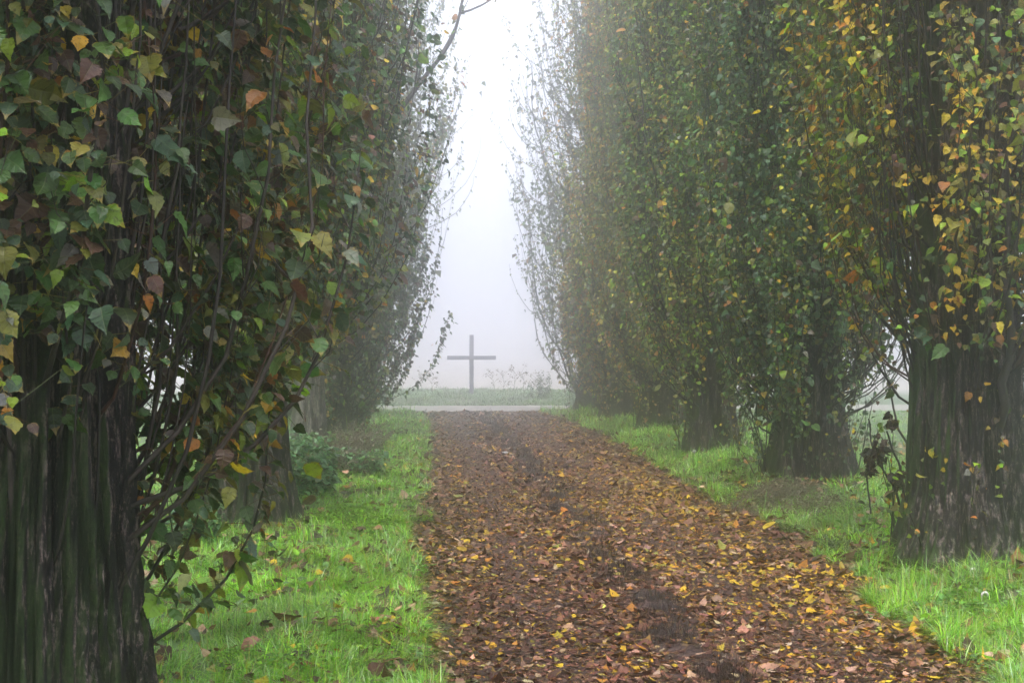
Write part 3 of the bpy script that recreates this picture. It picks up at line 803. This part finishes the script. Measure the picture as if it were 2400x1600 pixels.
bushy('nettle', 'pale green nettle clump at the foot of the bare grey poplar trunk', 'plant', 695, 1105, 44, .66, .5, 36, .066, NET, [2, 4, 4, 2, 1], 102, 'nettle clumps of the left verge')
bushy('nettle', 'low nettles in shade between the nearest and the second left poplar', 'plant', 450, 1285, 44, .45, .40, 30, .046, NET, [4, 4, 1, .5, 3], 103, 'nettle clumps of the left verge')
bushy('nettle', 'small nettle clump in the grass beside the brown withered weeds', 'plant', 850, 1110, 40, .36, .40, 34, .052, NET, [2, 4, 4, 2, 1], 104, 'nettle clumps of the left verge')
bushy('herb_tuft', 'feathery dark green herb tuft at the left foot of the mossy right trunk', 'plant', 1960, 1300, 30, .17, .12, 50, .018, [(.025, .09, .02), (.05, .15, .03)], [1, 1], 105, lod=2)
bushy('herb_tuft', 'low bright herb tuft between the leafy track edge and the right grass bank', 'plant', 1850, 1250, 24, .12, .14, 40, .02, [(.10, .24, .02), (.16, .30, .05)], [1, 1], 106, lod=2)
DRY = [(.10, .065, .055), (.17, .12, .10), (.07, .045, .04), (.24, .18, .15)]
for i, (px, py, H, lab) in enumerate([(770, 1085, .55, 'tall withered weed with drooping brown head beside the bare grey trunk'),
                                      (800, 1080, .60, 'withered brown weed arching over between the grey trunk and the dense crown'),
                                      (835, 1070, .58, 'withered weed with curled tip, in front of the dark crown foot'),
                                      (865, 1062, .50, 'withered weed nearest the green verge grass'),
                                      (800, 1115, .42, 'low reddish brown withered weed in front of the taller ones'),
                                      (690, 1060, .55, 'withered weed rising to the left of the bare grey trunk')]):
    bushy('withered_weed', lab, 'weed', px, py, 40, H * 1.15, .40, 46, .030, DRY, [3, 3, 3, 1], 110 + i, 'withered weeds of the left verge', stemc=(.15, .10, .085), lod=2, bend=.75, leafpart='seed_heads', stemr=2.0)
# lime green ground cover
def cover(name, label, cx, cyy, rx_, ry_, n, ls, pal, wts, seed, hgt=.06, width=1.0):
    rng = np.random.default_rng(seed); a = rng.uniform(-pi, pi, n); r = rng.random(n) ** .5 * (1 + .25 * np.sin(3 * a + seed))
    x = cx + np.cos(a) * r * rx_; y = cyy + np.sin(a) * r * ry_
    z = HT(x, y) + hgt * (1 - .8 * r ** 2) * rng.uniform(.4, 1.3, n) + .01
    b = rng.uniform(-pi, pi, n); mb = MB()
    leaves(mb, np.stack([x, y, z], -1), np.stack([np.cos(b), np.sin(b), rng.normal(.1, .3, n)], -1), rng.normal(0, .35, (n, 3)) + [0, 0, 1], ls * rng.lognormal(0, .25, n), pick(rng, pal, n, wts, .2), 1, rng, width=width)
    return tag(mb.build(name, M_WEED, smooth=False), label, 'ground cover', kind='stuff')
LIME = [(.20, .42, .015), (.30, .55, .03), (.12, .30, .02)]
x_, y_ = at(835, 1225)
for_patch = 0
cover('ground_cover', 'patch of lime green chickweed on the left verge beside the track edge', x_, y_, .58, .95, 9000, .020, LIME, [3, 2, 2], 131, .10)
def scatter_cover(label, xf, n, seed, pal, wts):
    rng = np.random.default_rng(seed); mb = MB()
    y = 6.2 + 20 * rng.random(n) ** 1.7; x = xf(y, rng.random(n)); nn = Noise(seed, .9)
    k = nn(x, y) + rng.normal(0, .35, n) > .45; x, y = x[k], y[k]; n = len(x); b = rng.uniform(-pi, pi, n)
    P = np.stack([x, y, HT(x, y) + rng.uniform(.01, .075, n)], -1)
    leaves(mb, P, np.stack([np.cos(b), np.sin(b), rng.normal(.15, .35, n)], -1), rng.normal(0, .4, (n, 3)) + [0, 0, 1], rng.lognormal(math.log(.024), .4, n) * (1 + y / 30), pick(rng, pal, n, wts, .22), 1, rng, width=.8)
    return tag(mb.build('ground_cover', M_WEED, smooth=False), label, 'ground cover', kind='stuff')
CV = [(.10, .27, .02), (.20, .40, .02), (.06, .16, .03), (.14, .28, .10), (.12, .07, .04)]
scatter_cover('small broadleaf weeds mixed through the grass of the left verge', edgeL, 26000, 134, CV, [3, 3, 2, 2, 1])
scatter_cover('small broadleaf weeds mixed through the grass of the right bank', edgeR, 26000, 135, CV, [3, 3, 2, 2, 1])
x_, y_ = at(2230, 1440)
cover('ground_cover', 'low broadleaf cover in the near grass of the right bank', x_, y_, .5, .5, 500, .035, [(.10, .26, .03), (.18, .34, .10)], [1, 1], 132, .06)
x_, y_ = at(700, 1560)
cover('ground_cover', 'low yellow-green cover in the nearest grass of the left verge', x_, y_, .55, .6, 1400, .022, LIME, [2, 1, 3], 133, .07)
# burdock with large drooping leaves
rng = np.random.default_rng(140)
for (px, py, nlv, ls, lab) in ((470, 1400, 9, .17, 'large-leaved burdock drooping in the grass right of the nearest left trunk'),
                               (385, 1470, 6, .15, 'flat yellow-green dock leaves against the foot of the nearest left trunk')):
    x, y = at(px, py); z = float(HT(x, y))
    root = empty('burdock', (x, y, z), lab, 'plant')
    st, lf = MB(), MB()
    for i in range(nlv):
        a = -pi / 2 + rng.normal(0, 1.3); H = rng.uniform(.10, .24) * (1 if nlv > 7 else .5)
        P = stem(st, (0, 0, 0), a, H, .6, .004, C=(.16, .06, .06), rng=rng, wob=.004)
        D = np.array([[math.cos(a), math.sin(a), -.35 - .4 * rng.random()]])
        leaves(lf, P[-1:], D, np.array([[-math.cos(a) * -.3, math.sin(a) * .3, 1.0]]), np.array([ls * rng.uniform(.7, 1.1)]), pick(rng, [(.10, .22, .07), (.16, .30, .03), (.12, .25, .12), (.20, .22, .04)], 1), 0, rng, curl=.35, width=.78)
    st.build('stalks', M_TWIG, root); lf.build('leaves', M_WEED, root)
# dead brown brambles at the foot of the second right poplar
for i, (px, py, n, sx, H, lab) in enumerate([(1850, 1165, 260, .52, .24, 'grey-brown tangle of dead bramble against the second right trunk'),
                                             (1775, 1200, 220, .60, .12, 'low dark heap of dead bramble between grass and leaf litter'),
                                             (1945, 1200, 140, .50, .18, 'wiry dead bramble runners between the two nearest right trunks')]):
    rng = np.random.default_rng(150 + i); x, y = at(px, py); z = float(HT(x, y)); mb = MB()
    for _ in range(n):
        a = rng.uniform(0, 2 * pi); L = rng.uniform(.3, .9) * sx * 1.6; t = np.linspace(0, 1, 9)
        p0 = rng.normal(0, sx * .5, 2); h = H * rng.uniform(.3, 1.1)
        P = np.stack([p0[0] + (t - .5) * L * math.cos(a), p0[1] + (t - .5) * L * math.sin(a), h * 4 * t * (1 - t) * math.exp(-(p0[0] ** 2 + p0[1] ** 2) / (sx * sx)) + .01], -1)
        P[:, :2] += np.cumsum(rng.normal(0, .012, (9, 2)), 0)
        tube(mb, P, .0016, 3, C=np.array(DRY[rng.integers(4)]) * .7, cap=False)
    m_ = 1500
    A = np.stack([rng.normal(0, sx * .55, m_), rng.normal(0, sx * .55, m_), np.zeros(m_)], -1); A[:, 2] = rng.random(m_) * H * np.exp(-(A[:, 0] ** 2 + A[:, 1] ** 2) / (sx * sx)) + .01
    leaves(mb, A, rng.normal(0, 1, (m_, 3)), rng.normal(0, 1, (m_, 3)), rng.uniform(.01, .03, m_), pick(rng, DRY, m_), 2, rng)
    o = mb.build('bramble', M_WEED, smooth=False); o.location = (x, y, z); tag(o, lab, 'bramble', 'dead brambles under the right poplars')
# thin leafless saplings
for i, (px, py, H, lab) in enumerate([(1728, 1085, 1.05, 'thin bare sapling stems in the gap left of the second right poplar'),
                                      (1975, 1140, 1.0, 'single thin sapling in the gap between the two nearest right poplars'),
                                      (1330, 965, .9, 'thin bare shoot leaning out at the foot of the last right poplar')]):
    rng = np.random.default_rng(160 + i); x, y = at(px, py); z = float(HT(x, y)); root = empty('sapling', (x, y, z), lab, 'sapling', 'bare saplings under the right poplars')
    st, lf = MB(), MB()
    for j in range((6, 3, 3)[i]):
        P = stem(st, (rng.normal(0, .03), rng.normal(0, .03), -.02), rng.uniform(0, 6.28), H * rng.uniform(.7, 1.1), .22, .006, C=(.045, .035, .03), rng=rng, n=10, wob=.012)
        for q in range(4):
            k = rng.integers(3, 9); a = rng.uniform(0, 6.28)
            tube(st, [P[k], P[k] + np.array([math.cos(a) * .08, math.sin(a) * .08, .07]), P[k] + np.array([math.cos(a) * .12, math.sin(a) * .12, .17])], [.002, .0015, .001], 3, C=(.05, .04, .035), cap=False)
        n = 6; k = rng.integers(3, 10, n); A = P[k] + rng.normal(0, .04, (n, 3))
        leaves(lf, A, rng.normal(0, .5, (n, 3)) + [0, 0, -1], rng.normal(0, 1, (n, 3)), rng.uniform(.03, .06, n), pick(rng, [BRN, (.05, .04, .035), YEL], n, [3, 3, 1]), 1, rng)
    st.build('stems', M_TWIG, root); lf.build('leaves', M_DEAD, root, smooth=False)
# broken twig with a clump of dead leaves hanging beside the mossy trunk
rng = np.random.default_rng(170)
def P3(px, py, d):
    x, y = at(px, 0, d); u = (px - 1200) / 3333.3
    return np.array([x, y, CAM_H + (815 - py) / 3333.3 * (y * math.cos(radians(3.43)) + x * math.sin(radians(3.43)))])
root = empty('dead_branch', P3(2040, 1195, 10.9) - [0, 0, .02], 'broken twig with dark dead leaves hanging left of the mossy right trunk', 'branch')
st, lf = MB(), MB(); base = np.array(root.location)
for pts, r in (([(2036, 980), (2043, 1040), (2048, 1060), (2030, 1110), (2036, 1160), (2040, 1200)], .007), ([(2078, 1010), (2092, 1055), (2105, 1080), (2110, 1100)], .009), ([(2060, 1085), (2078, 1115), (2095, 1140), (2108, 1180)], .010), ([(2045, 1040), (2056, 1015), (2066, 1000)], .003)):
    P = np.array([P3(a, b, 10.9) for a, b in pts]) - base
    t = np.linspace(0, len(P) - 1, 4 * len(P)); Q = np.stack([np.interp(t, np.arange(len(P)), P[:, i]) for i in range(3)], -1) + rng.normal(0, .002, (len(t), 3))
    tube(st, Q, r * np.linspace(.8, 1.1, len(Q)), 5, C=(.02, .016, .015))
for (px, py, sx_, sy_, n) in ((2050, 1068, 22, 22, 55), (2035, 1095, 12, 10, 18), (2100, 1118, 14, 16, 30), (2070, 1030, 12, 12, 10), (2090, 985, 16, 16, 20), (2060, 1048, 20, 18, 10)):
    for _ in range(n):
        c = P3(px + rng.normal(0, sx_ * .55), py + rng.normal(0, sy_ * .55), 10.9 + rng.normal(0, .04)) - base
        leaves(lf, c[None], rng.normal(0, .5, (1, 3)) + [[0, 0, -.8]], rng.normal(0, 1, (1, 3)), rng.uniform(.04, .075, 1), pick(rng, [(.022, .012, .012), (.04, .02, .016), (.015, .010, .010)], 1), 0, rng, curl=.5)
st.build('twigs', M_TWIG, root); lf.build('dead_leaves', M_DEAD, root, smooth=False)
# two pale curled stalks in the grass, a seed head, a stone
M_PALE = plain('pale_stalk', (.55, .50, .46), (.78, .74, .70), 60, .6)
for i, (px, py, a0, lab) in enumerate(((2275, 1345, .9, 'pale curled flower stalk next to blue-green leaves in the right grass'), (2300, 1385, -.2, 'white arched flower stalk bent over in the near right grass'))):
    x, y = at(px, py + 20); z = float(HT(x, y)); mb = MB(); t = np.linspace(0, 1, 22); h = .085
    arc = np.clip((t - .45) / .55, 0, 1) * pi * 1.05; r = .020
    P = np.stack([r * (1 - np.cos(arc)) + .0 * t, 0 * t, np.where(t < .45, t / .45 * h, h) + r * np.sin(arc)], -1)
    P[:, 1] = P[:, 0] * math.sin(a0) * .4
    tube(mb, P, np.interp(t, [0, .4, .5, .7, 1], [.002, .003, .006, .008, .005]), 8)
    o = mb.build('flower_stalk', M_PALE); o.location = (x, y, z); tag(o, lab, 'flower')
x, y = at(1625, 1100); z = float(HT(x, y)); root = empty('seed_head', (x, y, z), 'pale round seed head on a thin stem in the right verge grass', 'flower')
mb = MB(); P = stem(mb, (0, 0, 0), 1.0, .26, .15, .003, C=(.16, .20, .05)); mb.build('stem', M_WEED, root)
rng = np.random.default_rng(180); mb = MB()
for _ in range(90):
    d_ = norm(rng.normal(0, 1, 3)); tube(mb, [P[-1], P[-1] + d_ * .022], [.0012, .0022], 3)
mb.build('seeds', M_PALE, root)
def stone(px, py, r, seed, lab):
    import bmesh
    from mathutils import noise as mn, Vector
    x, y = at(px, py); bm = bmesh.new(); bmesh.ops.create_icosphere(bm, subdivisions=3, radius=r)
    for v in bm.verts:
        v.co *= 1 + .28 * mn.noise(v.co / r * .9 + Vector((seed, 0, 0))); v.co.z *= .62
    o = bm_obj('stone', bm, plain('stone_grey', (.30, .29, .28), (.52, .50, .47), 30, .8)); o.location = (x, y, float(HT(x, y)) + r * .3); tag(o, lab, 'stone')
stone(1000, 968, .085, 3, 'pale stone at the far left edge of the track')
stone(1184, 1064, .055, 8, 'small grey stone on the ridge between the wheel tracks')
# dry weeds and bushes standing in the fog beyond the gravel road
FAR = [(1180, 936, 1.15, 'tall branching dead weed right of the cross'), (1205, 936, .95, 'slender dead weed second right of the cross'), (1155, 935, .8, 'short dead weed nearest the cross on its right'),
       (1228, 937, 1.0, 'dead weed midway between the cross and the last right poplar'), (1248, 938, .75, 'short dark dead weed left of the misty bush'), (985, 935, .7, 'faint dead weed near the far left verge'), (1015, 935, .55, 'faint low dead weed left of the cross'), (1262, 938, .8, 'dead weed touching the misty bush')]
for i, (px, py, H, lab) in enumerate(FAR):
    x, y = at(px, 0, 49.5 + (i % 3)); z = float(HT(x, y)); rng = np.random.default_rng(190 + i)
    st = MB(); lf = st
    P = stem(st, (0, 0, -.05), rng.uniform(0, 6), H * .75, .12, .010, C=(.12, .10, .09), rng=rng, wob=.02)
    for q in range(7):
        k = rng.integers(2, 8); a = rng.uniform(0, 6.28); l_ = rng.uniform(.12, .32)
        e = P[k] + np.array([math.cos(a) * l_, math.sin(a) * l_, l_ * .9]); tube(st, [P[k], (P[k] + e) / 2 + [0, 0, .02], e], [.006, .005, .003], 3, C=(.12, .10, .09))
        n = 7; leaves(lf, e + rng.normal(0, .05, (n, 3)), rng.normal(0, 1, (n, 3)), rng.normal(0, 1, (n, 3)), rng.uniform(.03, .07, n), pick(rng, DRY, n), 2, rng)
    o = st.build('dead_weed', M_DEAD, smooth=False); o.location = (x, y, z); tag(o, lab, 'weed', 'dead weeds standing beyond the gravel road')
bushy('bush', 'small upright misty green bush beyond the right end of the track', 'bush', 1282, 945, 9, 1.0, .40, 26, .06, [(.05, .09, .05), (.08, .13, .08)], [1, 1], 201, d=46.5, bend=.2)
bushy('bush', 'low misty bush beside the foot of the last right poplar', 'bush', 1262, 945, 10, .6, .5, 24, .06, [(.05, .09, .05), (.08, .13, .08)], [1, 1], 202, d=45.5, bend=.3)
bushy('bush', 'grey-green bush seen between the second and third left trunks', 'bush', 715, 960, 30, 2.0, .8, 90, .085, [(.04, .08, .04), (.07, .12, .06)], [1, 1], 203, d=31, bend=.3)

litter('fallen_leaves', 'ragged drift of brown leaves creeping into the grass along the left track edge', [(6, 12, 420, 0, .045), (12, 22, 300, 1, .046), (22, 38, 120, 2, .055)],
       lambda y, u: XL(np.asarray(y, float)) - .32 * np.asarray(u) ** 1.6, 75, lambda x, y: .12 + 0 * x, lift=.02, thr=-.35, wild=.4)
litter('fallen_leaves', 'ragged drift of golden leaves creeping into the grass along the right track edge', [(6, 12, 420, 0, .045), (12, 22, 420, 1, .046), (22, 38, 120, 2, .055)],
       lambda y, u: XR(np.asarray(y, float)) + .5 * np.asarray(u) ** 1.6, 76, lambda x, y: .35 + 0 * x, lift=.02, thr=-.35, wild=.4)
for tx, ty, rr_, sd_, lab in ((-1.72, 6.2, 1.0, 1, 'brown leaves gathered round the foot of the nearest left poplar'), (-1.75, 13.9, 1.0, 2, 'leaves gathered round the foot of the second left poplar'),
                        (4.3, 11.1, 1.1, 3, 'leaves gathered round the foot of the nearest right poplar'), (4.72, 17.3, 1.3, 4, 'leaves and twigs gathered round the foot of the second right poplar')):
    litter('fallen_leaves', lab, [(ty - rr_, ty + rr_, 240 if sd_ != 4 else 300, 0 if sd_ == 1 else 1, .05)], lambda y, u: tx - rr_ + 2 * rr_ * np.asarray(u), 80 + sd_, lambda x, y: .15 + 0 * x, lift=.02, thr=-.2, wild=.5)
print('objects', len(bpy.data.objects), 'verts', sum(len(m.vertices) for m in bpy.data.meshes))
